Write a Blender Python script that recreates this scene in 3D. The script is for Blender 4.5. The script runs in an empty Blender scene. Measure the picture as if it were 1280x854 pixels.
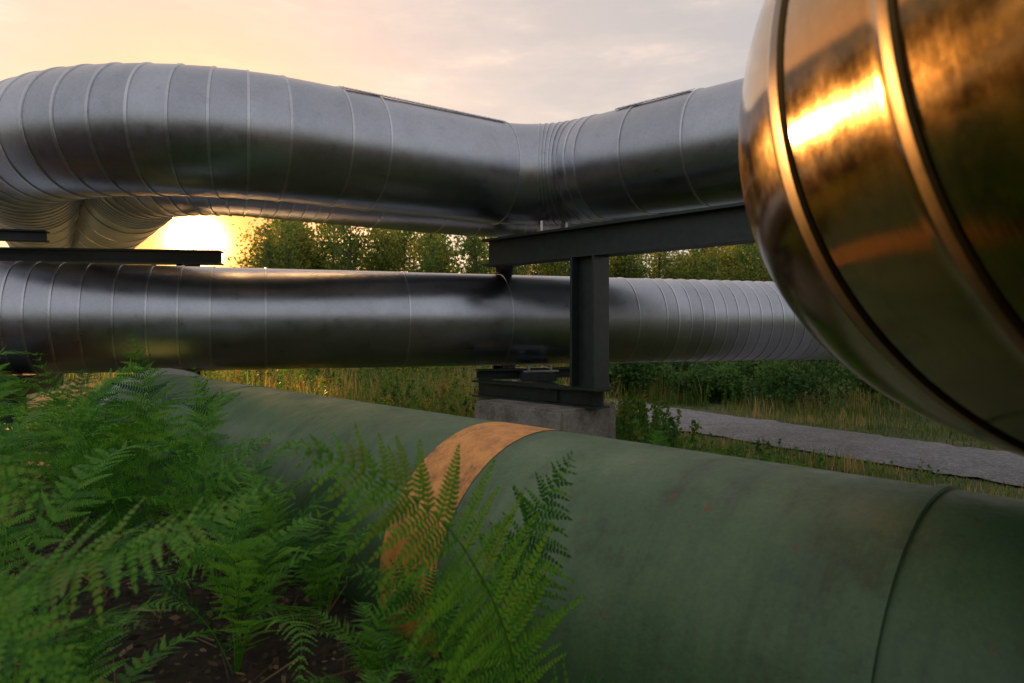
import bpy, math, random
import numpy as np
from mathutils import Vector, Matrix, noise
random.seed(7); rng=np.random.default_rng(7)
scene=bpy.context.scene
R=0.675

# ---------------------------------------------------------------- materials
def newmat(name):
    m=bpy.data.materials.new(name); m.use_nodes=True
    nt=m.node_tree; b=nt.nodes['Principled BSDF']
    return m,nt,b
def N(nt,t,**k):
    n=nt.nodes.new(t)
    for a,v in k.items(): setattr(n,a,v)
    return n
def ramp(nt,src,stops):
    r=N(nt,'ShaderNodeValToRGB'); e=r.color_ramp.elements
    while len(e)<len(stops): e.new(0.5)
    for i,(p,c) in enumerate(stops):
        e[i].position=p; e[i].color=(*c,1) if len(c)==3 else c
    nt.links.new(src,r.inputs[0]); return r.outputs[0]
def g(v): return (v,v,v)
def mulc(nt,a,b):
    m=N(nt,'ShaderNodeMix',data_type='RGBA',blend_type='MULTIPLY'); m.inputs[0].default_value=1
    nt.links.new(a,m.inputs[6]); nt.links.new(b,m.inputs[7]); return m.outputs[2]
def mixc(nt,f,a,b):
    m=N(nt,'ShaderNodeMix',data_type='RGBA'); nt.links.new(f,m.inputs[0]); nt.links.new(a,m.inputs[6])
    if isinstance(b,tuple): m.inputs[7].default_value=(*b,1)
    else: nt.links.new(b,m.inputs[7])
    return m.outputs[2]
def tex(nt,co,scale,detail=6,rough=.6):
    n=N(nt,'ShaderNodeTexNoise'); n.inputs['Scale'].default_value=scale; n.inputs['Detail'].default_value=detail; n.inputs['Roughness'].default_value=rough
    nt.links.new(co,n.inputs['Vector']); return n.outputs[0]

def metal_mat(name,base,rough,bump=.1,brush=1.0,grime=.25):
    m,nt,b=newmat(name); L=nt.links
    uv=N(nt,'ShaderNodeUVMap'); uv.uv_map='UVMap'
    mp=N(nt,'ShaderNodeMapping'); mp.inputs['Scale'].default_value=(1.2,55,1)
    L.new(uv.outputs[0],mp.inputs[0]); br=tex(nt,mp.outputs[0],3,3)
    tc=N(nt,'ShaderNodeTexCoord'); o=tc.outputs['Object']
    st=tex(nt,o,2.2,7,.65); sp=tex(nt,o,38,3); gr=tex(nt,o,6,8,.75)
    at=N(nt,'ShaderNodeAttribute'); at.attribute_name='rnd'
    c=mulc(nt,ramp(nt,st,[(.3,tuple(x*.86 for x in base)),(.65,base)]),ramp(nt,at.outputs['Fac'],[(0,g(.82)),(1,g(1.0))]))
    c=mulc(nt,c,ramp(nt,sp,[(.25,g(.88)),(.6,g(1))]))
    c=mulc(nt,c,ramp(nt,gr,[(.30,g(1-grime)),(.48,g(1))]))
    L.new(c,b.inputs['Base Color']); b.inputs['Metallic'].default_value=1
    r=N(nt,'ShaderNodeMapRange'); r.inputs[1].default_value=.3; r.inputs[2].default_value=.7
    r.inputs[3].default_value=rough-.04; r.inputs[4].default_value=rough+.08
    L.new(gr,r.inputs[0]); L.new(r.outputs[0],b.inputs['Roughness'])
    m1=N(nt,'ShaderNodeMath',operation='MULTIPLY'); m1.inputs[1].default_value=brush; L.new(br,m1.inputs[0])
    ms=N(nt,'ShaderNodeMath',operation='MULTIPLY_ADD'); ms.inputs[1].default_value=1.0; L.new(st,ms.inputs[0]); L.new(m1.outputs[0],ms.inputs[2])
    bp=N(nt,'ShaderNodeBump'); bp.inputs['Strength'].default_value=bump; bp.inputs['Distance'].default_value=.02
    L.new(ms.outputs[0],bp.inputs['Height']); L.new(bp.outputs[0],b.inputs['Normal'])
    return m
M_metal=metal_mat('aluminium_cladding',(.54,.57,.64),.30,.07,1,.12)
M_seam=metal_mat('seam_metal',(.72,.75,.80),.3)
M_sunset_tint=metal_mat('weathered_cladding_sunset_tint',(.38,.225,.07),.11,.045,.2,.3)  # golden reflection of the sunset sky put into the metal's base colour
M_sunset_tint_seam=metal_mat('weathered_seam_sunset_tint',(.13,.08,.03),.35,.05,.3)  # same sunset warmth painted in, darkened for the shadow at the joint step

def simple(name,c,rough=.6,metal=0,nscale=6,var=.3,bump=.1):
    m,nt,b=newmat(name); L=nt.links
    tc=N(nt,'ShaderNodeTexCoord'); n=tex(nt,tc.outputs['Object'],nscale,8,.7)
    col=ramp(nt,n,[(.3,tuple(x*(1-var) for x in c)),(.7,tuple(min(1,x*(1+var)) for x in c))])
    L.new(col,b.inputs['Base Color']); b.inputs['Roughness'].default_value=rough; b.inputs['Metallic'].default_value=metal
    bp=N(nt,'ShaderNodeBump'); bp.inputs['Strength'].default_value=bump; bp.inputs['Distance'].default_value=.02
    L.new(n,bp.inputs['Height']); L.new(bp.outputs[0],b.inputs['Normal'])
    return m
M_steel=simple('painted_steel',(.02,.032,.028),.45,0,9,.4)
M_galv=simple('galvanised_plate',(.6,.6,.62),.4,1,12,.2)
def conc_mat():
    m,nt,b=newmat('concrete'); L=nt.links
    tc=N(nt,'ShaderNodeTexCoord'); o=tc.outputs['Object']; a=tex(nt,o,2.2,8,.75); f=tex(nt,o,22,8,.75)
    c=mulc(nt,ramp(nt,a,[(.35,(.17,.15,.12)),(.5,(.36,.33,.29)),(.68,(.46,.43,.39))]),ramp(nt,f,[(.3,g(.6)),(.55,g(1))]))
    L.new(c,b.inputs['Base Color']); b.inputs['Roughness'].default_value=.92
    bp=N(nt,'ShaderNodeBump'); bp.inputs['Strength'].default_value=.7; bp.inputs['Distance'].default_value=.03
    L.new(f,bp.inputs['Height']); L.new(bp.outputs[0],b.inputs['Normal']); return m
M_conc=conc_mat()

def green_mat():
    m,nt,b=newmat('green_paint'); L=nt.links
    tc=N(nt,'ShaderNodeTexCoord'); o=tc.outputs['Object']
    uv=N(nt,'ShaderNodeUVMap'); uv.uv_map='UVMap'; mp=N(nt,'ShaderNodeMapping'); mp.inputs['Scale'].default_value=(.8,9,1); L.new(uv.outputs[0],mp.inputs[0])
    n=tex(nt,o,1.3,9,.7); f=tex(nt,o,70,4); s=tex(nt,o,4,10,.8); k=tex(nt,mp.outputs[0],1.2,8,.7); sp=tex(nt,o,14,5,.6)
    c=ramp(nt,n,[(.3,(.045,.112,.05)),(.5,(.075,.155,.066)),(.7,(.13,.205,.092))])
    c=mixc(nt,ramp(nt,s,[(.54,g(0)),(.68,g(.65))]),c,(.05,.05,.028))
    c=mulc(nt,c,ramp(nt,k,[(.32,g(.72)),(.52,g(1)),(.75,g(1.1))]))
    c=mixc(nt,ramp(nt,sp,[(.67,g(0)),(.70,g(.85))]),c,(.15,.07,.03))
    c=mulc(nt,c,ramp(nt,f,[(.25,g(.8)),(.6,g(1))]))
    L.new(c,b.inputs['Base Color'])
    L.new(ramp(nt,s,[(.35,g(.34)),(.65,g(.62))]),b.inputs['Roughness'])
    bp=N(nt,'ShaderNodeBump'); bp.inputs['Strength'].default_value=.2; bp.inputs['Distance'].default_value=.008
    L.new(f,bp.inputs['Height']); L.new(bp.outputs[0],b.inputs['Normal'])
    return m
M_green=green_mat()
def band_mat():
    m,nt,b=newmat('orange_band_paint'); L=nt.links
    tc=N(nt,'ShaderNodeTexCoord'); o=tc.outputs['Object']
    s=tex(nt,o,7,10,.8); q=tex(nt,o,2.5,6,.7); e_=tex(nt,o,16,8,.8)
    c=ramp(nt,s,[(.34,(.16,.10,.04)),(.42,(.52,.21,.05)),(.56,(.80,.35,.085)),(.72,(.58,.35,.14))])
    c=mixc(nt,ramp(nt,q,[(.56,g(0)),(.66,g(.45))]),c,(.25,.24,.12))
    c=mixc(nt,ramp(nt,e_,[(.60,g(0)),(.67,g(.8))]),c,(.10,.15,.07))
    L.new(c,b.inputs['Base Color']); b.inputs['Roughness'].default_value=.55
    return m
M_band=band_mat()

def leaf_mat(name,stops,transl=.35,rough=.5,val=1.7,spec=.5):
    m,nt,b=newmat(name); L=nt.links
    at=N(nt,'ShaderNodeAttribute'); at.attribute_name='rnd'
    c=ramp(nt,at.outputs['Fac'],stops)
    L.new(c,b.inputs['Base Color']); b.inputs['Roughness'].default_value=rough; b.inputs['Specular IOR Level'].default_value=spec
    tr=N(nt,'ShaderNodeBsdfTranslucent')
    hs=N(nt,'ShaderNodeHueSaturation'); hs.inputs['Value'].default_value=val; hs.inputs['Hue'].default_value=.485
    L.new(c,hs.inputs['Color']); L.new(hs.outputs[0],tr.inputs[0])
    mx=N(nt,'ShaderNodeMixShader'); mx.inputs[0].default_value=transl
    out=nt.nodes['Material Output']
    L.new(b.outputs[0],mx.inputs[1]); L.new(tr.outputs[0],mx.inputs[2]); L.new(mx.outputs[0],out.inputs[0])
    return m
M_fern=leaf_mat('fern_leaf',[(0,(.010,.055,.012)),(.45,(.036,.16,.018)),(.95,(.15,.40,.03)),(1,(.2,.13,.04))],.38,.5,1.8,.25)
M_tree=leaf_mat('tree_leaf',[(0,(.045,.09,.02)),(.5,(.095,.155,.03)),(1,(.26,.25,.045))],.6,.5,2.2,.3)
M_bark=simple('bark',(.09,.075,.06),.9,0,14,.4)
M_grass=leaf_mat('grass_blades',[(0,(.05,.12,.02)),(.5,(.12,.20,.035)),(.8,(.27,.27,.08)),(1,(.44,.33,.14))],.5,.6,1.7,.2)
M_flower=leaf_mat('yellow_flowers',[(0,(.6,.36,.03)),(1,(.7,.52,.05))],.3)
M_shrub=leaf_mat('shrub_leaf',[(0,(.02,.06,.02)),(.5,(.04,.12,.03)),(1,(.11,.22,.04))],.4,.5,1.7,.3)
M_weed=leaf_mat('weed_leaf',[(0,(.03,.12,.02)),(.5,(.08,.21,.03)),(.8,(.2,.27,.05)),(.92,(.36,.22,.05)),(1,(.3,.12,.05))],.45,.5,1.7,.3)
M_litter=leaf_mat('leaf_litter',[(0,(.04,.026,.015)),(.5,(.12,.07,.035)),(1,(.26,.16,.08))],.1,.8)

# ---------------------------------------------------------------- mesh helpers
def obj(name,me,parent=None,mats=()):
    o=bpy.data.objects.new(name,me); scene.collection.objects.link(o)
    for m in mats: me.materials.append(m)
    if parent: o.parent=parent
    return o
def quads_mesh(name,V,F,rnd=None,smooth=False,matidx=None):
    V=np.asarray(V,dtype=np.float32); F=np.asarray(F,dtype=np.int32)
    me=bpy.data.meshes.new(name)
    me.vertices.add(len(V)); me.vertices.foreach_set('co',V.ravel())
    me.loops.add(F.size); me.loops.foreach_set('vertex_index',F.ravel())
    me.polygons.add(len(F)); me.polygons.foreach_set('loop_start',np.arange(0,F.size,F.shape[1],dtype=np.int32))
    if matidx is not None: me.polygons.foreach_set('material_index',np.asarray(matidx,dtype=np.int32))
    me.polygons.foreach_set('use_smooth',np.full(len(F),smooth))
    if rnd is not None:
        a=me.attributes.new('rnd','FLOAT','FACE'); a.data.foreach_set('value',np.asarray(rnd,dtype=np.float32))
    me.update(calc_edges=True)
    return me
def box(name,size,loc,rotz=0,mat=None,parent=None,bev=.01):
    import bmesh
    bm=bmesh.new(); bmesh.ops.create_cube(bm,size=1)
    bmesh.ops.scale(bm,vec=size,verts=bm.verts)
    if bev: bmesh.ops.bevel(bm,geom=list(bm.edges),offset=bev,segments=2,affect='EDGES')
    me=bpy.data.meshes.new(name); bm.to_mesh(me); bm.free()
    o=obj(name,me,parent,[mat]); o.location=loc; o.rotation_euler=(0,0,rotz); return o
def ibeam(name,p0,p1,h,w,tk,mat,parent):
    p0=Vector(p0);p1=Vector(p1); t=(p1-p0).normalized()
    up=Vector((0,0,1)) if abs(t.z)<.9 else Vector((0.74,-0.67,0)).normalized()
    side=t.cross(up).normalized(); up=side.cross(t)
    H=h/2;W=w/2;k=tk/2
    pr=[(-W,-H),(W,-H),(W,-H+tk),(k,-H+tk),(k,H-tk),(W,H-tk),(W,H),(-W,H),(-W,H-tk),(-k,H-tk),(-k,-H+tk),(-W,-H+tk)]
    vs=[];n=len(pr)
    for p in (p0,p1):
        for a,b in pr: vs.append(p+side*a+up*b)
    fs=[(i,(i+1)%n,n+(i+1)%n,n+i) for i in range(n)]
    for base in (0,n):
        for q in ((0,1,2,11),(11,2,3,10),(10,3,4,9),(9,4,5,8),(8,5,6,7)):
            fs.append(tuple(base+i for i in q))
    me=bpy.data.meshes.new(name); me.from_pydata(vs,[],fs); me.update()
    import bmesh; bm=bmesh.new(); bm.from_mesh(me); bmesh.ops.recalc_face_normals(bm,faces=bm.faces); bm.to_mesh(me); bm.free()
    return obj(name,me,parent,[mat])

class Path:
    def __init__(s,pts,rad,step=.01):
        pts=[Vector(p) for p in pts]; out=[pts[0]]
        for i in range(1,len(pts)-1):
            a,b,c=pts[i-1],pts[i],pts[i+1]; r=rad[i-1]
            d1=(a-b).normalized(); d2=(c-b).normalized()
            th=math.pi-d1.angle(d2); tl=r*math.tan(th/2)
            s1=b+d1*tl; bis=(d1+d2).normalized(); cen=b+bis*(r/math.cos(th/2))
            n=max(8,int(r*th/step)); v1=s1-cen; ax=v1.cross((b+d2*tl)-cen).normalized()
            for k in range(n+1): out.append(cen+(Matrix.Rotation(th*k/n,3,ax)@v1))
        out.append(pts[-1])
        P=[out[0]]
        for p in out[1:]:
            n=max(1,int((p-P[-1]).length/.05)); q=P[-1].copy()
            for k in range(1,n+1): P.append(q+(p-q)*k/n)
        s.P=np.array([tuple(p) for p in P]); s.S=np.concatenate([[0],np.cumsum(np.linalg.norm(np.diff(s.P,axis=0),axis=1))])
        s.len=s.S[-1]
    def at(s,q): return np.array([np.interp(q,s.S,s.P[:,k]) for k in range(3)])
    def tan(s,q):
        t=s.at(min(q+.03,s.len))-s.at(max(q-.03,0)); return t/np.linalg.norm(t)
    def s_at_x(s,x): return s.S[np.argmin(abs(s.P[:,0]-x))]
    def s_at_y(s,y): return s.S[np.argmin(abs(s.P[:,1]-y))]
def sweep(name,path,r,seams,mats,parent=None,seg=72,seamw=.02,seamh=.013,flare=.006,s0=0,s1=None,ang=None,cap=True,step=.12):
    s1=path.len if s1 is None else s1
    seams=sorted(x for x in seams if s0+.1<x<s1-.1)
    samp=[(x,0) for x in np.arange(s0,s1,step)]
    samp=[q for q in samp if all(abs(q[0]-z)>seamw*1.6 for z in seams)]
    samp.append((s1,0))
    for z in seams: samp+=[(z-seamw,0),(z-seamw*.8,1),(z+seamw*.8,1),(z+seamw,0)]
    samp.sort(); V=[];UV=[];pan=[]
    bounds=[s0]+seams+[s1]
    full=ang is None; A=np.linspace(0,2*math.pi,seg+1) if full else np.linspace(ang[0],ang[1],seg+1)
    ov=path.at(path.len)-path.at(0); side_prev=np.cross(ov,[0,0,1]); side_prev=side_prev/np.linalg.norm(side_prev); first=True
    for (q,h) in samp:
        t=path.tan(q); sd=np.cross(t,[0,0,1]); nl=np.linalg.norm(sd)
        sd=sd/nl if nl>.05 else side_prev
        if not first and np.dot(sd,side_prev)<0: sd=-sd
        first=False
        side_prev=sd; up=np.cross(sd,t)
        i=np.searchsorted(bounds,q)-1; i=max(0,min(i,len(bounds)-2))
        fr=(q-bounds[i])/(bounds[i+1]-bounds[i])
        rr=r+h*seamh+flare*fr*(1-h)
        c=path.at(q)
        V.append(c+rr*(np.outer(np.sin(A),sd)+np.outer(np.cos(A),up)))
        pan.append((q,h,i))
    V=np.concatenate(V); n=seg+1; rows=len(samp)
    F=[];rnd=[];mi=[];U=[]
    pr=np.random.default_rng(len(name)+int(r*1000)).random(len(bounds)+1)
    for j in range(rows-1):
        isS=pan[j][1]==1 or pan[j+1][1]==1
        for k in range(seg):
            F.append((j*n+k,j*n+k+1,(j+1)*n+k+1,(j+1)*n+k)); rnd.append(pr[pan[j+1][2]]); mi.append(1 if (isS and len(mats)>1) else 0)
            a0=A[k]*r;a1=A[k+1]*r
            U+= [(a0,pan[j][0]),(a1,pan[j][0]),(a1,pan[j+1][0]),(a0,pan[j+1][0])]
    F=np.array(F)[:,::-1]
    me=quads_mesh(name,V,F,rnd,True,mi)
    uv=me.uv_layers.new(name='UVMap')
    U=np.array(U,dtype=np.float32).reshape(-1,4,2)[:,::-1].reshape(-1)
    uv.data.foreach_set('uv',U)
    o=obj(name,me,parent,mats)
    import bmesh
    bm=bmesh.new(); bm.from_mesh(me)
    if full:
        bmesh.ops.remove_doubles(bm,verts=bm.verts,dist=1e-5)
        if cap:
            bm.edges.ensure_lookup_table(); be=[e for e in bm.edges if e.is_boundary]
            bmesh.ops.holes_fill(bm,edges=be,sides=0)
    else:
        g0=bmesh.ops.solidify(bm,geom=list(bm.faces),thickness=.008)
    bmesh.ops.recalc_face_normals(bm,faces=bm.faces)
    bm.to_mesh(me); bm.free()
    me.set_sharp_from_angle(angle=math.radians(28))
    return o

# ---------------------------------------------------------------- pipes
Z1=4.1; OFF=1.375
A1=(-4.6,6.2); C2=(.365,9.70)
far1=(A1[0]-.545*22,A1[1]+.839*22)
p_front=Path([(far1[0],far1[1],Z1),(*A1,Z1),(*C2,Z1),(10.4,.87,Z1)],[2.6,1.1])
s_b=p_front.s_at_x(-2.9)
def along(path,xs): return [path.s_at_x(x) for x in xs]
seams=[s_b-.30*k for k in range(0,19)]+along(p_front,[-2.6,-2.12,-1.75,-.2,.40,.50,.60,.72,.84,.96,1.08,1.22,1.7,2.3,3.1,4.1,5.1,6.1])+[s_b-6.2-1.3*k for k in range(12)]
upper=sweep('upper_clad_pipe',p_front,R,seams,[M_metal,M_seam],seamw=.014)
def strip(path,xa,xb,a0,a1,parent,r=R):
    s0=path.s_at_x(xa); s1=path.s_at_x(xb)
    sweep('cover_strip',path,r+.016,[],[M_seam],parent,seg=6,s0=s0,s1=s1,ang=(a0,a1),flare=0)
    import bmesh
    bm=bmesh.new()
    for q in np.arange(s0+.05,s1,.16):
        t=path.tan(q); sd=np.cross(t,[0,0,1]); sd/=np.linalg.norm(sd); up=np.cross(sd,t)
        for a in (a0+.02,a1-.02):
            c=path.at(q)+(r+.022)*(math.sin(a)*sd+math.cos(a)*up)
            bmesh.ops.create_icosphere(bm,subdivisions=1,radius=.007,matrix=Matrix.Translation(Vector(c)))
    me=bpy.data.meshes.new('rivets'); bm.to_mesh(me); bm.free(); obj('rivets',me,parent,[M_steel])
strip(p_front,-2.1,-.25,.34,.54,upper)
strip(p_front,1.5,2.25,.34,.54,upper)

k_=OFF/(1-.035)
A1i=(A1[0]+.265*k_,A1[1]+1.364*k_); C2i=(C2[0]+.086*OFF/1.235,C2[1]+1.569*OFF/1.235)
p_in=Path([(A1i[0]-.575*22,A1i[1]+.818*22,Z1),(*A1i,Z1),(*C2i,Z1),(12.0,1.4,Z1)],[1.2,2.5])
s_b2=p_in.s_at_x(-2.6)
seams=[s_b2-.17*k for k in range(0,22)]+along(p_in,[-2,-1.2,-.6,0])+[p_in.s_at_x(.2)+.2*k for k in range(22)]+[s_b2-4.2-1.2*k for k in range(12)]
inner=sweep('rear_clad_pipe',p_in,R-.01,seams,[M_metal,M_seam],seamw=.014)

t2=np.array([.944,.330,0]); n2=np.array([-.330,.944,0])
def p2(b,z=2.12): 
    q=n2*9.74+t2*b; return (q[0],q[1],z)
e=p2(9.6)
p_low=Path([p2(-16),p2(9.6),(e[0]+9,e[1]+10.5,2.12)],[2.2])
off=16
bs=[-2.88-.32*k for k in range(1,9)]+[-2.88,-2.67,-2.41,-2.12,-1.78,-1.43,-1.09,-.73,-.09,1.73,3.19,4.63,5.21,5.69]+[5.9+.22*k for k in range(20)]+[-6.5,-7.8,-9,-10.2,-11.4]
lower=sweep('lower_clad_pipe',p_low,R,[b+off for b in bs],[M_metal,M_seam],seamw=.014)

# near elbow
p_near=Path([(9,4.0,2.44),(1.17,1.82,2.44),(1.24,-4.5,2.50)],[.95])
sc=p_near.s_at_y(1.15)
near=sweep('near_clad_pipe',p_near,.72,[sc,sc+.30,sc+1.25,sc+2.2,sc+3.2,sc-.6,sc-1.2,sc-1.9,sc-2.9,sc-4],[M_sunset_tint,M_sunset_tint_seam],seg=144,step=.04,seamw=.014,seamh=.007,flare=.006)

# green pipe
tg=np.array([.689,-.725,0]); ng=np.array([.725,.689,0]); RG=.6
def pg(a,z=.948):
    q=ng*2.157+tg*a; return (q[0],q[1],z)
p_g=Path([(*pg(-8.6)[:2],-1.2),pg(-8.6),pg(6)],[.95])
sg=lambda a: p_g.len-6+a
green=sweep('green_gas_pipe',p_g,RG,[],[M_green],flare=0,seg=96)
sweep('orange_band',p_g,RG+.0025,[],[M_band],green,flare=0,seg=96,s0=sg(-2.44),s1=sg(-2.07),cap=False,step=.05)
sweep('weld_seam',p_g,RG-.004,[sg(-.56)],[M_green],green,flare=0,seg=96,s0=sg(-.8),s1=sg(-.3),cap=False,seamw=.016,seamh=.014,step=.05)
sweep('weld_seam',p_g,RG-.004,[sg(-5.2)],[M_green],green,flare=0,seg=96,s0=sg(-5.4),s1=sg(-5.0),cap=False,seamw=.015,seamh=.009,step=.05)
sweep('flange_collar',p_g,RG+.05,[],[M_galv],green,flare=0,seg=64,s0=sg(-7.35),s1=sg(-7.15))

# ---------------------------------------------------------------- support frames
def empty(name,loc=(0,0,0)):
    e=bpy.data.objects.new(name,None); scene.collection.objects.link(e); e.location=loc; return e
sf=empty('steel_pipe_support')
def saddle(x,y,z0,z1,rot,par):
    box('saddle_plate',(.55,.42,.02),(x,y,z0+.012),rot,M_galv,par,.004)
    for k in (-1,1):
        o=box('saddle_rib',(.03,.34,z1-z0-.03),(x+k*.17*math.cos(rot),y+k*.17*math.sin(rot),(z0+z1)/2+.006),rot,M_galv,par,.004)
ibeam('top_beam',(-.3,9.2,3.0),(4.1,4.55,3.0),.36,.28,.03,M_steel,sf)
ibeam('cross_beam',(-.1,9.25,2.97),(-.15,12.4,2.97),.3,.24,.03,M_steel,sf)
ibeam('front_column',(.90,7.93,1.30),(.90,7.93,2.82),.34,.30,.03,M_steel,sf)
ibeam('rear_column',(-.14,11.6,1.2),(-.14,11.6,2.82),.28,.26,.03,M_steel,sf)
ibeam('base_beam',(1.05,7.85,1.18),(-.45,9.35,1.18),.22,.26,.025,M_steel,sf)
ibeam('lower_cross_beam',(.55,8.3,1.17),(.1,11.9,1.17),.2,.24,.025,M_steel,sf)
box('column_base_plate',(.44,.42,.03),(.90,7.93,1.305),-.79,M_steel,sf,.004)
ibeam('pipe_rest_beam',(-.5,9.6,1.345),(1.1,10.2,1.345),.14,.2,.02,M_steel,sf)
box('pipe_rest_beam',(.5,1.6,.1),(.33,10.1,1.32),.05,M_steel,sf,.01)
saddle(.35,9.95,1.37,1.47,.34,sf)
saddle(.5,10.1,3.13,3.44,.1,sf)
saddle(.55,9.35,3.19,3.45,.1,sf)
box('concrete_foundation',(1.5,1.0,1.35),(.39,8.45,.40),-.79,M_conc,sf,.03)
box('concrete_foundation',(1.0,1.0,1.2),(-.05,11.4,.47),.05,M_conc,sf,.03)
sl=empty('steel_pipe_support')
ibeam('top_beam',(-9.5,9.1,3.0),(-4.15,9.75,3.0),.20,.24,.025,M_steel,sl)
ibeam('cross_beam',(-8.7,8.2,3.20),(-6.1,8.95,3.20),.14,.2,.02,M_steel,sl)
for x,y in ((-4.6,9.7),(-7.6,9.33)):
    ibeam('column',(x,y,.1),(x,y,2.9),.24,.24,.025,M_steel,sl)
    box('concrete_foundation',(.8,.8,.7),(x,y,.1),.1,M_conc,sl,.03)
box('pipe_rest_beam',(2.6,.3,.22),(-5.9,8.15,1.32),.34+1.57,M_steel,sl,.01)
box('pipe_rest_post',(.28,.28,1.3),(-5.9,8.0,.6),.34,M_steel,sl,.01)

# ---------------------------------------------------------------- terrain
def hterr(x,y):
    s=x*.725+y*.689; a=x*.689-y*.725
    b=.80+.10*np.clip((1.2-s)/2,-.2,1)
    k=np.clip((s-1.45)/1.1,0,1); k=k*k*(3-2*k)
    far=np.clip((y-6.0)/3,0,1); far=far*far*(3-2*far)
    z=b*(1-k)*(1-far)+.12*k*(1-np.clip((s-3)/4,0,1))
    return z
def build_ground():
    xs=np.unique(np.concatenate([np.linspace(-600,-40,18),np.linspace(-40,-6,40),np.linspace(-6,9,151),np.linspace(9,40,40),np.linspace(40,600,18)]))
    ys=np.unique(np.concatenate([np.linspace(-600,-30,15),np.linspace(-30,-1,20),np.linspace(-1,9,120),np.linspace(9,50,80),np.linspace(50,800,18)]))
    X,Y=np.meshgrid(xs,ys); Z=hterr(X,Y)
    nz=np.array([noise.noise(Vector((x*1.7,y*1.7,0)))*.05+noise.noise(Vector((x*6,y*6,3)))*.02 for x,y in zip(X.ravel(),Y.ravel())]).reshape(X.shape)
    w=np.clip(Z*2,0.15,1); Z=Z+nz*w-0.03*(Z<.02)
    V=np.stack([X,Y,Z],-1).reshape(-1,3); nx=len(xs); ny=len(ys)
    i=np.arange(nx-1); F=np.concatenate([np.stack([j*nx+i,j*nx+i+1,(j+1)*nx+i+1,(j+1)*nx+i],-1) for j in range(ny-1)])
    me=quads_mesh('ground',V,F,None,True)
    m,nt,b=newmat('soil_and_grass'); L=nt.links
    tc=N(nt,'ShaderNodeTexCoord'); o=tc.outputs['Object']
    a=tex(nt,o,.8,10,.75); f=tex(nt,o,18,8,.75)
    gr=ramp(nt,a,[(.35,(.07,.125,.03)),(.5,(.13,.15,.055)),(.65,(.22,.165,.10))])
    so=ramp(nt,f,[(.35,(.02,.014,.009)),(.6,(.065,.042,.025)),(.75,(.14,.09,.055))])
    sx=N(nt,'ShaderNodeSeparateXYZ'); L.new(o,sx.inputs[0])
    mr=N(nt,'ShaderNodeMapRange'); mr.inputs[1].default_value=.1; mr.inputs[2].default_value=.35; L.new(sx.outputs[2],mr.inputs[0])
    c=mulc(nt,mixc(nt,mr.outputs[0],gr,so),ramp(nt,f,[(.3,g(.5)),(.65,g(1))]))
    L.new(c,b.inputs['Base Color']); b.inputs['Roughness'].default_value=.95
    bp=N(nt,'ShaderNodeBump'); bp.inputs['Strength'].default_value=.8; bp.inputs['Distance'].default_value=.05
    L.new(f,bp.inputs['Height']); L.new(bp.outputs[0],b.inputs['Normal'])
    obj('ground',me,None,[m])
build_ground()

road_c=[(22,-9.5),(12,5.2),(7.35,9.7),(2.95,16.4),(0,21),(-6,27),(-16,32),(-40,36)]
def road():
    pts=np.array(road_c,float); t=np.linspace(0,len(pts)-1,400)
    def cr(tt):
        i=int(min(math.floor(tt),len(pts)-2)); f=tt-i
        p0=pts[max(i-1,0)];p1=pts[i];p2_=pts[i+1];p3=pts[min(i+2,len(pts)-1)]
        return .5*((2*p1)+(-p0+p2_)*f+(2*p0-5*p1+4*p2_-p3)*f*f+(-p0+3*p1-3*p2_+p3)*f**3)
    C=np.array([cr(q) for q in t]); T=np.gradient(C,axis=0); T/=np.linalg.norm(T,axis=1)[:,None]; Nn=np.stack([-T[:,1],T[:,0]],-1)
    V=[];F=[];k=13
    for i in range(len(C)):
        for j in range(k):
            sd=1 if j>k//2 else -1
            w=(j/(k-1)-.5)*2*(1.3+.22*noise.noise(Vector((i*.35,sd*5,0)))+.1*noise.noise(Vector((i*1.1,sd*9,0))))
            q=C[i]+Nn[i]*w; V.append((q[0],q[1],.03+.03*(1-min(1,abs(w)))+.012*noise.noise(Vector((q[0]*5,q[1]*5,0))) + (0 if j not in (0,k-1) else -.03)))
    for i in range(len(C)-1):
        for j in range(k-1): a=i*k+j; F.append((a,a+1,a+k+1,a+k))
    m,nt,b=newmat('gravel'); L=nt.links
    tc=N(nt,'ShaderNodeTexCoord'); o=tc.outputs['Object']; f=tex(nt,o,16,9,.85); v=tex(nt,o,1.5,7,.7)
    vo=N(nt,'ShaderNodeTexVoronoi'); vo.inputs['Scale'].default_value=28; L.new(o,vo.inputs['Vector'])
    c=mulc(nt,ramp(nt,f,[(.38,(.22,.22,.235)),(.62,(.60,.59,.61))]),ramp(nt,v,[(.35,g(.75)),(.6,g(1))]))
    c=mulc(nt,c,ramp(nt,vo.outputs['Distance'],[(.0,g(1.1)),(.6,g(.75))]))
    L.new(c,b.inputs['Base Color']); b.inputs['Roughness'].default_value=.9
    bp=N(nt,'ShaderNodeBump'); bp.inputs['Strength'].default_value=1; bp.inputs['Distance'].default_value=.05
    L.new(f,bp.inputs['Height']); L.new(bp.outputs[0],b.inputs['Normal'])
    obj('gravel_road',quads_mesh('gravel_road',V,F,None,True),None,[m])
    return C
RC=road()
def dist_road(x,y):
    d=np.full(len(x),1e9)
    for c in RC[::2]: d=np.minimum(d,np.hypot(x-c[0],y-c[1]))
    return d
def near_side(x,y):
    o=np.argsort(RC[:,0]); return (y<np.interp(x,RC[o,0],RC[o,1]))

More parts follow.
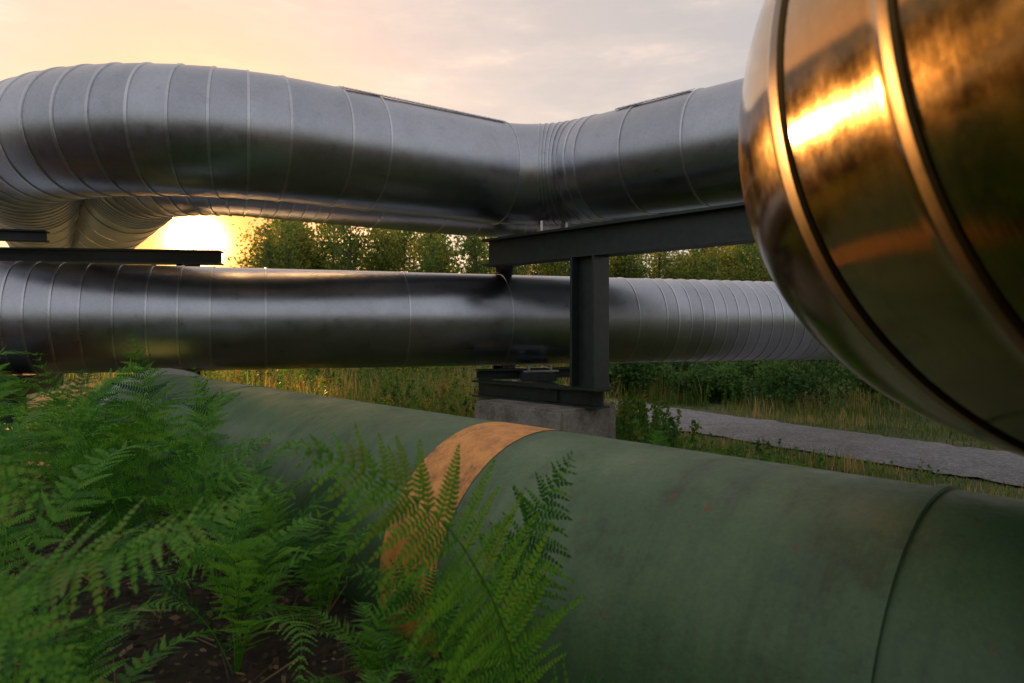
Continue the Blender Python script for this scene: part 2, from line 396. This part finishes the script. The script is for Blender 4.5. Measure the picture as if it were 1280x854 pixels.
# ---------------------------------------------------------------- grass
def blades(x,y,h,w,lean,rn):
    n=len(x); th=rng.random(n)*2*math.pi; ph=rng.random(n)*2*math.pi
    z=hterr(x,y)-.03; dx=np.cos(th)*w; dy=np.sin(th)*w; lx=np.cos(ph)*lean*h; ly=np.sin(ph)*lean*h
    V=np.zeros((n,6,3))
    for i,(f,ww,ll) in enumerate(((0,1,0),(.55,.75,.3),(1,.12,1))):
        V[:,2*i,0]=x-dx*ww+lx*ll; V[:,2*i,1]=y-dy*ww+ly*ll; V[:,2*i,2]=z+h*f
        V[:,2*i+1,0]=x+dx*ww+lx*ll; V[:,2*i+1,1]=y+dy*ww+ly*ll; V[:,2*i+1,2]=z+h*f
    b=np.arange(n)[:,None]*6
    F=np.concatenate([b+np.array([[0,1,3,2]]),b+np.array([[2,3,5,4]])]); return V.reshape(-1,3),F,np.concatenate([rn,rn])
def nfield(x,y,s,o=0): return np.array([noise.noise(Vector((a*s,b*s,o))) for a,b in zip(x,y)])
def scatter_grass(name,n,x0,x1,y0,y1,hm,w,minroad,shift=0):
    x=rng.uniform(x0,x1,n); y=y0+(y1-y0)*rng.random(n)**1.3
    s=x*.725+y*.689
    nf=nfield(x,y,.45,shift); n2f=nfield(x,y,1.6,shift+20); d=dist_road(x,y)
    k=(s>3.0)&(d>minroad+.3*n2f)&(nf+.6*n2f+rng.random(n)*.8>.05); x,y,nf,n2f,d=x[k],y[k],nf[k],n2f[k],d[k]
    n=len(x); h=hm*(.35+.65*rng.random(n))*np.clip(.9+nf+.6*n2f,.25,1.7)*np.clip(.25+(d-1.2)*.5,.2,1)
    ns=near_side(x,y)&(x/y>.17); h=np.where(ns,np.minimum(h,(.06+.16*rng.random(n))*np.clip(1+1.5*n2f,.3,2)),h)
    rn=np.clip(.36+nf*.8+n2f*.6+rng.normal(0,.2,n)+.15*ns,0,1)
    V,F,r=blades(x,y,h,w*(.6+.8*rng.random(n)),.35*rng.random(n),rn)
    return obj(name,quads_mesh(name,V,F,r),None,[M_grass])
scatter_grass('tall_meadow_grass',40000,-9,5,9.5,26,.95,.008,1.8)
scatter_grass('short_verge_grass',26000,.5,13,4.5,16,.2,.008,1.15,5)
scatter_grass('verge_grass',18000,1,16,9,28,.38,.011,1.4,9)
scatter_grass('far_meadow_grass',12000,-30,34,24,36,1.0,.02,1.7,3)
def leafquads(C,size,rn,flat=0):
    n=len(C); a=rng.normal(size=(n,3)); a/=np.linalg.norm(a,axis=1)[:,None]
    c=rng.normal(size=(n,3)); 
    if flat: a[:,2]*=flat; c[:,2]*=flat
    b=np.cross(a,c); b/=np.linalg.norm(b,axis=1)[:,None]
    if flat:
        b=np.cross(np.cross(a,c),a); b/=np.linalg.norm(b,axis=1)[:,None]
    s=np.asarray(size).reshape(-1,1)*np.ones((n,1))
    V=np.stack([C-a*s,C-b*s*.55+a*s*.1,C+a*s,C+b*s*.55+a*s*.1],1)
    F=np.arange(n*4).reshape(n,4); return V.reshape(-1,3),F,rn
def flowers():
    n=300; x=rng.uniform(-6,3,n); y=rng.uniform(10,20,n); nf=nfield(x,y,.5,11); d=dist_road(x,y)
    k=(d>1.6)&(nf>-.1)&(x/y<.2); x,y=x[k],y[k]; C=[]
    for a,b in zip(x,y):
        h=random.uniform(.5,.95); m=20
        C.append(np.stack([a+rng.normal(0,.05,m),b+rng.normal(0,.05,m),h+rng.normal(0,.07,m)],-1))
    C=np.concatenate(C); V,F,r=leafquads(C,rng.uniform(.008,.02,len(C)),rng.random(len(C)))
    obj('goldenrod_flowers',quads_mesh('goldenrod_flowers',V,F,r),None,[M_flower])
flowers()
def weeds():
    P=[]
    for i in range(380): P.append((random.uniform(-6,.6),random.uniform(9.8,17),random.uniform(.5,1.25)))
    for i in range(120):
        x=random.uniform(1.2,2.2); P.append((x,random.uniform(7.4,10.5),random.uniform(.5,1.1)))
    for i in range(80):
        x=random.uniform(2.0,3.6); P.append((x,random.uniform(7.2,9.5),random.uniform(.25,.6)))
    for i in range(160): 
        x=random.uniform(2.5,15); P.append((x,21-.8*x+random.uniform(0,7),random.uniform(.3,.8)))
    for i in range(200):
        y=random.uniform(5,9.5); P.append((random.uniform(2.5,8),y,random.uniform(.08,.28)))
    P=np.array(P); d=dist_road(P[:,0],P[:,1]); s=P[:,0]*.725+P[:,1]*.689; P=P[(d>1.55)&(s>3.1)]
    Cs=[];rn=[];sz=[]
    for x,y,h in P:
        m=int(14+38*h); f=rng.random(m)**.7; a=rng.random(m)*6.28; rad=(.05+.18*h)*(1.1-f)*rng.random(m)
        Cs.append(np.stack([x+np.cos(a)*rad,y+np.sin(a)*rad,float(hterr(np.array(x),np.array(y)))+h*f],-1)); rn.append(np.clip(random.uniform(.05,.95 if x<.7 else .75)+rng.normal(0,.12,m),0,1)); sz.append(np.full(m,.018+.022*min(h,1)))
    C=np.concatenate(Cs); V,F,r=leafquads(C,np.concatenate(sz)*rng.uniform(.6,1.2,len(C)),np.concatenate(rn))
    V2,F2,r2=blades(P[:,0],P[:,1],P[:,2],np.full(len(P),.006),np.full(len(P),.02),np.full(len(P),.7))
    obj('meadow_weeds',quads_mesh('meadow_weeds',np.concatenate([V,V2]),np.concatenate([F,F2+len(V)]),np.concatenate([r,r2])),None,[M_weed])
weeds()
def clump_mass(name,centers,rad,nper,size,mat,sub=9,zsq=.8):
    Cs=[];rn=[]
    for (cx,cy,cz),r in zip(centers,rad):
        tone=random.random()
        for k in range(sub):
            o=rng.normal(size=3); o/=np.linalg.norm(o); o*=r*.75*random.random()**.4; o[2]*=zsq
            m=nper//sub; q=rng.normal(size=(m,3)); q/=np.linalg.norm(q,axis=1)[:,None]; q*=(r*.38*rng.random((m,1))**.5)
            q+=np.array([cx,cy,cz])+o; Cs.append(q[q[:,2]>0]); 
            rn.append(np.clip(.5*tone+.3*random.random()+.1+rng.normal(0,.16,len(Cs[-1])),0,1))
    C=np.concatenate(Cs); rn=np.concatenate(rn)
    V,F,r=leafquads(C,rng.uniform(size*.6,size*1.3,len(C)),rn)
    return obj(name,quads_mesh(name,V,F,r),None,[mat])
cs=[];rs=[]
for i in range(60):
    x=2.4+15*random.random()**1.3; y=20.2+random.uniform(0,3)-.5*(x-2.4)
    r=random.uniform(.8,1.5); cs.append((x,y,r*.6)); rs.append(r)
for (x,y,r) in ((4.6,18.6,.7),(5.6,18.4,.9),(2.2,13.2,.45),(1.7,12.2,.4),(3.0,20.0,1.1),(6.8,17.3,.9)): cs.append((x,y,r*.6)); rs.append(r)
clump_mass('bramble_shrubs',cs,rs,1000,.06,M_shrub)
cs=[];rs=[]
for i in range(26):
    x=random.uniform(-11,0); y=random.uniform(19,27); r=random.uniform(.6,1.2); cs.append((x,y,r*.6)); rs.append(r)
clump_mass('meadow_shrubs',cs,rs,550,.06,M_tree)

# ---------------------------------------------------------------- trees
def tree_arrays(seed,slim):
    r=np.random.default_rng(seed); Vs=[];Fs=[];rn=[];mi=[];nv=0
    def cone(p0,p1,r0,r1):
        nonlocal nv
        p0=np.array(p0);p1=np.array(p1);t=p1-p0;t/=np.linalg.norm(t); a=np.cross(t,[.3,.9,.1]);a/=np.linalg.norm(a);b=np.cross(t,a)
        A=np.arange(5)*2*math.pi/5; ring=np.outer(np.cos(A),a)+np.outer(np.sin(A),b)
        Vs.append(np.concatenate([p0+ring*r0,p1+ring*r1]))
        Fs.append(np.array([(nv+i,nv+(i+1)%5,nv+5+(i+1)%5,nv+5+i) for i in range(5)])); nv+=10
        rn.append(np.full(5,.5)); mi.append(np.full(5,1))
    def tuft(c,m,rr):
        nonlocal nv
        q=r.normal(size=(m,3))*rr*np.array([1,1,.8])+c
        a=r.normal(size=(m,3));a/=np.linalg.norm(a,axis=1)[:,None];b=np.cross(a,r.normal(size=(m,3)));b/=np.linalg.norm(b,axis=1)[:,None]
        s=r.uniform(.008,.016,(m,1))
        Vs.append(np.stack([q-a*s,q-b*s*.6,q+a*s,q+b*s*.6],1).reshape(-1,3)); Fs.append(np.arange(m*4).reshape(m,4)+nv); nv+=4*m
        rn.append(np.clip(.2+.6*r.random()+r.normal(0,.15,m),0,1)); mi.append(np.zeros(m))
    top=np.array([r.normal(0,.04),r.normal(0,.04),.95]); cone((0,0,-.02),top*.5,.013,.009); cone(top*.5,top,.009,.002)
    tuft(top,26,.03); tuft(top*.92,36,.045)
    for k in range(18):
        z=.10+.82*(k+r.random())/18; az=r.random()*6.28; wr=slim*(1.12-z)*(.4+.7*r.random()); 
        if z<.3: wr*=.85
        base=top*z; tip=base+np.array([math.cos(az)*wr,math.sin(az)*wr,.05+.10*r.random()])
        cone(base,tip,.005,.0015)
        for f in (.5,1.0): tuft(base+(tip-base)*f,int(46*(.6+.8*r.random())),.03+.035*r.random())
    return np.concatenate(Vs),np.concatenate(Fs),np.concatenate(rn),np.concatenate(mi)
protos=[tree_arrays(i,.26 if i%2 else .36) for i in range(6)]
def forest(name,places):
    Vs=[];Fs=[];R_=[];M_=[];nv=0
    for i,(x,y,h) in enumerate(places):
        V,F,r,m=protos[random.randrange(6)]; a=random.random()*6.28; c,s=math.cos(a),math.sin(a); ws=h*random.uniform(.85,1.2)
        Vs.append(np.stack([(V[:,0]*c-V[:,1]*s)*ws+x,(V[:,0]*s+V[:,1]*c)*ws+y,V[:,2]*h],-1)); Fs.append(F+nv); nv+=len(V)
        R_.append(np.clip(r+random.uniform(-.3,.3),0,1)); M_.append(m)
    return obj(name,quads_mesh(name,np.concatenate(Vs),np.concatenate(Fs),np.concatenate(R_),False,np.concatenate(M_)),None,[M_tree,M_bark])
pl=[]
for i in range(190):
    u=random.uniform(-1.0,1.0) if i%3==0 else random.uniform(-.36,.42); y=random.uniform(31,44); x=u*y
    h=random.uniform(4.9,7.5)*y/36
    if -.37<u<-.02: h=random.uniform(5.4,8.5)*y/36
    if -.64<u<-.36: h=random.uniform(1.2,2.0)
    pl.append((x,y,h))
for i in range(50):
    pl.append((random.uniform(-10,30),random.uniform(28,32),random.uniform(2.2,4.4)))
forest('distant_trees',pl)
pl=[]
for i in range(60):   # unseen trees added behind and beside the camera to darken pipe reflections
    a=random.uniform(math.radians(150),math.radians(385)); d=random.uniform(24,36)
    pl.append((math.cos(a)*d,math.sin(a)*d,random.uniform(7,9.5)))
forest('added_unseen_trees',pl)  # out of view, added as something dark for the metal to reflect

# ---------------------------------------------------------------- ferns
def catm(P,n):
    P=np.array(P,float); out=[]
    for t in np.linspace(0,len(P)-1,n):
        i=int(min(math.floor(t),len(P)-2)); f=t-i
        p0=P[i-1] if i>0 else 2*P[0]-P[1]; p1=P[i];p2_=P[i+1];p3=P[i+2] if i+2<len(P) else 2*P[-1]-P[-2]
        out.append(.5*((2*p1)+(-p0+p2_)*f+(2*p0-5*p1+4*p2_-p3)*f*f+(-p0+3*p1-3*p2_+p3)*f**3))
    return np.array(out)
def frond(P,width,up=(0,0,1),npair=24,start=.14,seed=0,tone=.5):
    r=np.random.default_rng(seed); C=catm(P,60); T=np.gradient(C,axis=0); T/=np.linalg.norm(T,axis=1)[:,None]
    Vs=[];Fs=[];rn=[];nv=0; up=np.array(up,float)
    def quad(a,b,c,d,q):
        nonlocal nv
        Vs.append((a,b,c,d)); Fs.append((nv,nv+1,nv+2,nv+3)); nv+=4; rn.append(q)
    def stick(p,q,r0,r1,nrm,val):
        d=q-p; s=np.cross(d,nrm); s/=np.linalg.norm(s)+1e-9; u=np.cross(s,d); u/=np.linalg.norm(u)+1e-9
        for a,b in ((s,u),(u,-s),(-s,-u),(-u,s)):
            quad(p+a*r0,q+a*r1,q+b*r1,p+b*r0,val)
    for i in range(0,58,3): 
        stick(C[i],C[min(i+3,59)],.0045*(1-i/62),.0045*(1-(i+3)/62),up,.8)
    for k in range(npair):
        f=start+(1-start)*(k/(npair-1))**.92; f=min(f,.995)
        idx=f*59; i=int(idx); p=C[i]+(C[min(i+1,59)]-C[i])*(idx-i); t=T[i]
        side0=np.cross(t,up); side0/=np.linalg.norm(side0)+1e-9; nrm=np.cross(side0,t)
        g_=(f-start)/(1-start)
        shape=min(1,(g_/.3)**.6*.7+.35)*(1-g_**1.6)+.03
        for sgn in (-1,1):
            Lp=width*shape*(.85+.3*r.random()); 
            if Lp<.006: continue
            ang=math.radians(18+22*g_+r.normal(0,5)); dr=-.25+r.normal(0,.12)
            d=side0*sgn*math.cos(ang)+t*math.sin(ang)+nrm*(.12+r.normal(0,.09)); d/=np.linalg.norm(d)
            nq=max(3,min(18,int(Lp/.011))); seg=[]
            for q in range(nq+1):
                z=q/nq; seg.append(p+d*Lp*z+np.array([0,0,-1])*Lp*(-dr)*z*z+t*Lp*.10*z*z)
            if Lp>.03: stick(p,seg[nq//2],.0013,.0009,nrm,.6)
            base_t=tone+r.normal(0,.15)
            for q in range(nq):
                z=(q+.5)/nq; a=seg[q]; b=seg[q+1]; dd=b-a; ln=np.linalg.norm(dd); dd=dd/ln
                s2=np.cross(nrm,dd); s2/=np.linalg.norm(s2)
                pl_=(Lp*.16+.004)*(1-z*.85)*(.85+.3*r.random()); pl_=min(pl_,.034)
                if z<.12: pl_*=.8
                for sg2 in (-1,1):
                    w=ln*.40; dirn=s2*sg2*.93+dd*.36; tip=a+dd*ln*.5+dirn*pl_+nrm*(-.12*pl_)
                    mid=a+dd*ln*.5+dirn*pl_*.55
                    quad(a+dd*ln*.5-dd*w*.9,mid-dd*w*1.05,tip,mid+dd*w*.85,float(np.clip(base_t+r.normal(0,.12),0,.97)))
                    quad(a+dd*ln*.5-dd*w*.9,mid+dd*w*.85,a+dd*ln*.5+dd*w*.9,a+dd*ln*.5,float(np.clip(base_t,0,.97)))
            quad(seg[-2]-nrm*0,seg[-1]+np.cross(nrm,d)*.002,seg[-1]+d*.006,seg[-1]-np.cross(nrm,d)*.002,float(np.clip(base_t,0,.97)))
    return np.array(Vs).reshape(-1,3),np.array(Fs),np.array(rn)
def merge(L):
    Vs=[];Fs=[];rn=[];nv=0
    for V,F,r in L: Vs.append(V);Fs.append(F+nv);rn.append(r);nv+=len(V)
    return np.concatenate(Vs),np.concatenate(Fs),np.concatenate(rn)
def generic(seed):
    r=np.random.default_rng(seed); L=r.uniform(.75,1.0); rise=r.uniform(.45,.8); 
    P=[(0,0,0),(L*.13,0,rise*.42),(L*.36,r.normal(0,.03),rise*.8),(L*.66,r.normal(0,.05),rise*.95),(L*.95,r.normal(0,.08),rise*.80)]
    return frond(P,r.uniform(.15,.21),(-.2,0,1),npair=24,seed=seed,tone=r.uniform(.1,.9),start=.2)
GEN=[generic(50+i) for i in range(7)]
def rot(V,az,sc=1,tilt=0):
    V=V*sc; c,s=math.cos(tilt),math.sin(tilt); V=np.stack([V[:,0]*c-V[:,2]*s,V[:,1],V[:,0]*s+V[:,2]*c],-1)
    c,s=math.cos(az),math.sin(az); return np.stack([V[:,0]*c-V[:,1]*s,V[:,0]*s+V[:,1]*c,V[:,2]],-1)
def plant(seed,n=8):
    r=random.Random(seed); L=[]
    for k in range(n):
        V,F,q=GEN[r.randrange(7)]; L.append((rot(V,6.283*k/n+r.uniform(-.3,.3),r.uniform(.75,1.1),r.uniform(-.1,.45)),F,q))
    return merge(L)
PM=[]
for i in range(4):
    V,F,q=plant(i,7+i%3); me=quads_mesh('fern',V,F,q); me.materials.append(M_fern); PM.append(me)
def put(x,y,s,i,az,dz=0):
    o=bpy.data.objects.new('fern',PM[i%4]); scene.collection.objects.link(o); o.location=(x,y,float(hterr(np.array(x),np.array(y)))-.03+dz); o.scale=(s,s,s); o.rotation_euler=(random.uniform(-.08,.08),random.uniform(-.08,.08),az)
H=[]
H.append([frond([(.06,1.72,.75),(.02,1.64,1.08),(-.02,1.56,1.32),(-.125,1.42,1.575),(-.27,1.33,1.715),(-.41,1.25,1.785)],.26,(.35,-.75,.55),30,.2,1,.85),
 frond([(.0,1.9,.75),(.0,1.9,1.2),(.06,1.85,1.46),(.16,1.8,1.67)],.17,(-.3,-.85,.5),26,.25,2,.45),
 frond([(-.05,1.8,.75),(-.1,1.75,1.1),(-.22,1.7,1.33),(-.4,1.66,1.42)],.15,(.2,-.7,.7),24,.25,23,.5),
 frond([(.0,1.7,.75),(.08,1.6,1.0),(.17,1.55,1.14),(.26,1.5,1.12)],.13,(.0,-.5,.85),22,.25,13,.5)])
H.append([frond([(-1.0,1.25,.85),(-.92,1.15,1.45),(-.75,1.1,1.60),(-.55,1.08,1.665),(-.355,1.08,1.765)],.13,(.1,-.5,.9),28,.3,4,.85),
 frond([(-1.0,1.25,.85),(-1.05,1.2,1.4),(-1.0,1.1,1.7),(-.82,1.0,1.80),(-.62,.95,1.74)],.14,(.2,-.6,.8),28,.3,5,.85),
 frond([(-.95,1.2,.85),(-.85,1.05,1.25),(-.7,.95,1.42),(-.48,.92,1.47)],.14,(.1,-.6,.8),28,.25,14,.75),
 frond([(-1.1,1.2,.85),(-1.05,1.1,1.35),(-.9,1.0,1.52),(-.7,.95,1.57),(-.58,.92,1.52)],.14,(.1,-.6,.8),28,.3,15,.7)])
H.append([frond([(-1.7,3.2,.75),(-1.72,3.2,1.2),(-1.69,3.18,1.60),(-1.74,3.12,1.97)],.28,(.1,-1,.25),28,.22,6,.55),
 frond([(-1.7,3.1,.75),(-1.72,3.05,1.05),(-1.87,3.0,1.5),(-2.06,2.95,1.89)],.23,(.2,-1,.3),28,.22,7,.5),
 frond([(-1.45,2.95,.75),(-1.35,2.85,1.12),(-1.17,2.8,1.40),(-.97,2.78,1.58)],.18,(-.3,-.9,.5),26,.2,8,.7),
 frond([(-1.6,3.1,.75),(-1.5,3.1,1.2),(-1.38,3.1,1.55),(-1.42,3.05,1.82)],.20,(-.1,-1,.4),28,.22,9,.6),
 frond([(-1.8,3.1,.75),(-2.1,3.0,1.2),(-2.35,2.95,1.5),(-2.6,2.9,1.62)],.2,(.1,-.8,.6),26,.25,10,.7),
 frond([(-1.5,2.9,.75),(-1.35,2.7,.98),(-1.15,2.55,1.15),(-.9,2.45,1.22)],.16,(-.1,-.6,.8),24,.2,11,.75)])
for L in H:
    V,F,q=merge(L); obj('fern',quads_mesh('fern',V,F,q),None,[M_fern])
for i,(x,y,s) in enumerate([(-1.15,1.75,.68),(-.95,2.35,.72),(-.45,2.2,.5),(-1.75,2.3,.85),(-2.3,2.9,1.0),(-1.3,3.3,.8),(-2.5,3.9,1.15),(-3.3,4.3,1.2),(-2.1,4.6,1.0),(-3.4,5.4,1.1),(-4.2,5.2,1.15),(-.85,1.3,.4),(-.75,2.7,.6),(-1.9,1.6,.85),(-3.0,3.2,1.1),(-4.6,6.6,1.1),(-3.9,3.8,1.15),(-2.9,5.9,1.0),(-1.5,.2,.8),(-2.6,1.0,.9),(-.35,1.75,.35),(-2.0,3.5,1.05),(-1.05,2.95,.7),(-.2,2.0,.42),(-.62,1.55,.3)]):
    put(x,y,s,i,random.random()*6.28)
for i,(x,y,s) in enumerate([(2.1,6.9,1.05),(2.7,7.4,.8),(1.6,7.2,1.0),(2.9,6.6,.6)]): put(x,y,s,i,random.random()*6.28)

def litter():
    n=9000; x=rng.uniform(-5,1.0,n); y=rng.uniform(.3,6,n); s=x*.725+y*.689; k=s<1.7; x,y=x[k],y[k]
    z=hterr(x,y)+nfield(x,y,1.7,0)*.05+.015+rng.random(len(x))*.03
    V,F,r=leafquads(np.stack([x,y,z],-1),rng.uniform(.008,.028,len(x)),rng.random(len(x)),.45)
    obj('leaf_litter',quads_mesh('leaf_litter',V,F,r),None,[M_litter])
    n=500; x=rng.uniform(-3,.6,n); y=rng.uniform(1,4.5,n); s=x*.725+y*.689; k=s<1.6; x,y=x[k],y[k]; n=len(x)
    z=hterr(x,y)+.03; th=rng.random(n)*6.28; L=rng.uniform(.04,.2,n); w=rng.uniform(.001,.003,n)
    d=np.stack([np.cos(th)*L,np.sin(th)*L,rng.normal(0,.25,n)*L],-1); sd=np.stack([-np.sin(th)*w,np.cos(th)*w,w],-1); c=np.stack([x,y,z],-1)
    V=np.stack([c-d-sd,c+d-sd,c+d+sd,c-d+sd],1).reshape(-1,3)
    obj('fallen_twigs',quads_mesh('fallen_twigs',V,np.arange(n*4).reshape(n,4),rng.random(n)),None,[M_litter])
litter()

# ---------------------------------------------------------------- world, sun, camera
EL=math.radians(6.5); AZ=math.radians(-24.8)
S=Vector((math.sin(AZ)*math.cos(EL),math.cos(AZ)*math.cos(EL),math.sin(EL)))
w=bpy.data.worlds.new('World'); scene.world=w; w.use_nodes=True; nt=w.node_tree; L=nt.links
bg=nt.nodes['Background']; sky=N(nt,'ShaderNodeTexSky'); sky.sky_type='NISHITA'; sky.sun_disc=False
sky.sun_elevation=EL; sky.sun_rotation=AZ; sky.air_density=1.0; sky.dust_density=1.5; sky.ozone_density=1.0
tc=N(nt,'ShaderNodeTexCoord'); dot=N(nt,'ShaderNodeVectorMath',operation='DOT_PRODUCT'); dot.inputs[1].default_value=S
L.new(tc.outputs['Generated'],dot.inputs[0])
def dpow(power):
    mx=N(nt,'ShaderNodeMath',operation='MAXIMUM'); mx.inputs[1].default_value=0; L.new(dot.outputs['Value'],mx.inputs[0])
    p=N(nt,'ShaderNodeMath',operation='POWER'); p.inputs[1].default_value=power; L.new(mx.outputs[0],p.inputs[0]); return p.outputs[0]
def glow(power,col):
    v=N(nt,'ShaderNodeVectorMath',operation='SCALE'); v.inputs[0].default_value=col; L.new(dpow(power),v.inputs['Scale']); return v.outputs[0]
def add(a,b):
    v=N(nt,'ShaderNodeVectorMath',operation='ADD'); L.new(a,v.inputs[0]); L.new(b,v.inputs[1]); return v.outputs[0]
hs=N(nt,'ShaderNodeHueSaturation'); hs.inputs['Saturation'].default_value=.85; hs.inputs['Value'].default_value=.34; L.new(sky.outputs[0],hs.inputs['Color'])
mp=N(nt,'ShaderNodeMapping'); mp.inputs['Scale'].default_value=(1.6,1,6); mp.inputs['Location'].default_value=(.35,0,.2); L.new(tc.outputs['Generated'],mp.inputs[0])
haze=ramp(nt,tex(nt,mp.outputs[0],3.2,9,.62),[(.42,(.47,.46,.47)),(.56,(.55,.51,.50)),(.66,(.70,.60,.55)),(.74,(.80,.67,.59))])
hz=N(nt,'ShaderNodeVectorMath',operation='SCALE'); hz.inputs['Scale'].default_value=8.0; L.new(haze,hz.inputs[0])
base=add(add(hs.outputs[0],hz.outputs[0]),glow(3,(2.1,.85,.05)))
warm=mixc(nt,dpow(38),base,(15.0,5.2,.7))
tot=add(warm,add(glow(900,(16,10,3)),glow(3500,(260,150,60))))
L.new(tot,bg.inputs[0]); bg.inputs[1].default_value=.12
sun=bpy.data.lights.new('sun','SUN'); sun.energy=5; sun.angle=math.radians(.6); sun.color=(1,.50,.16)
so=bpy.data.objects.new('sun',sun); scene.collection.objects.link(so); so.rotation_euler=(-S).to_track_quat('-Z','Y').to_euler()
cam=bpy.data.cameras.new('camera'); co=bpy.data.objects.new('camera',cam); scene.collection.objects.link(co)
co.location=(0,0,2); co.rotation_euler=(math.radians(90),0,0); cam.lens=24; cam.sensor_width=36; cam.shift_y=-.0133
cam.clip_start=.02; cam.clip_end=3000; cam.dof.use_dof=True; cam.dof.focus_distance=6.0; cam.dof.aperture_fstop=3.5
scene.camera=co
scene.view_settings.view_transform='Standard'; scene.view_settings.look='None'; scene.view_settings.exposure=0
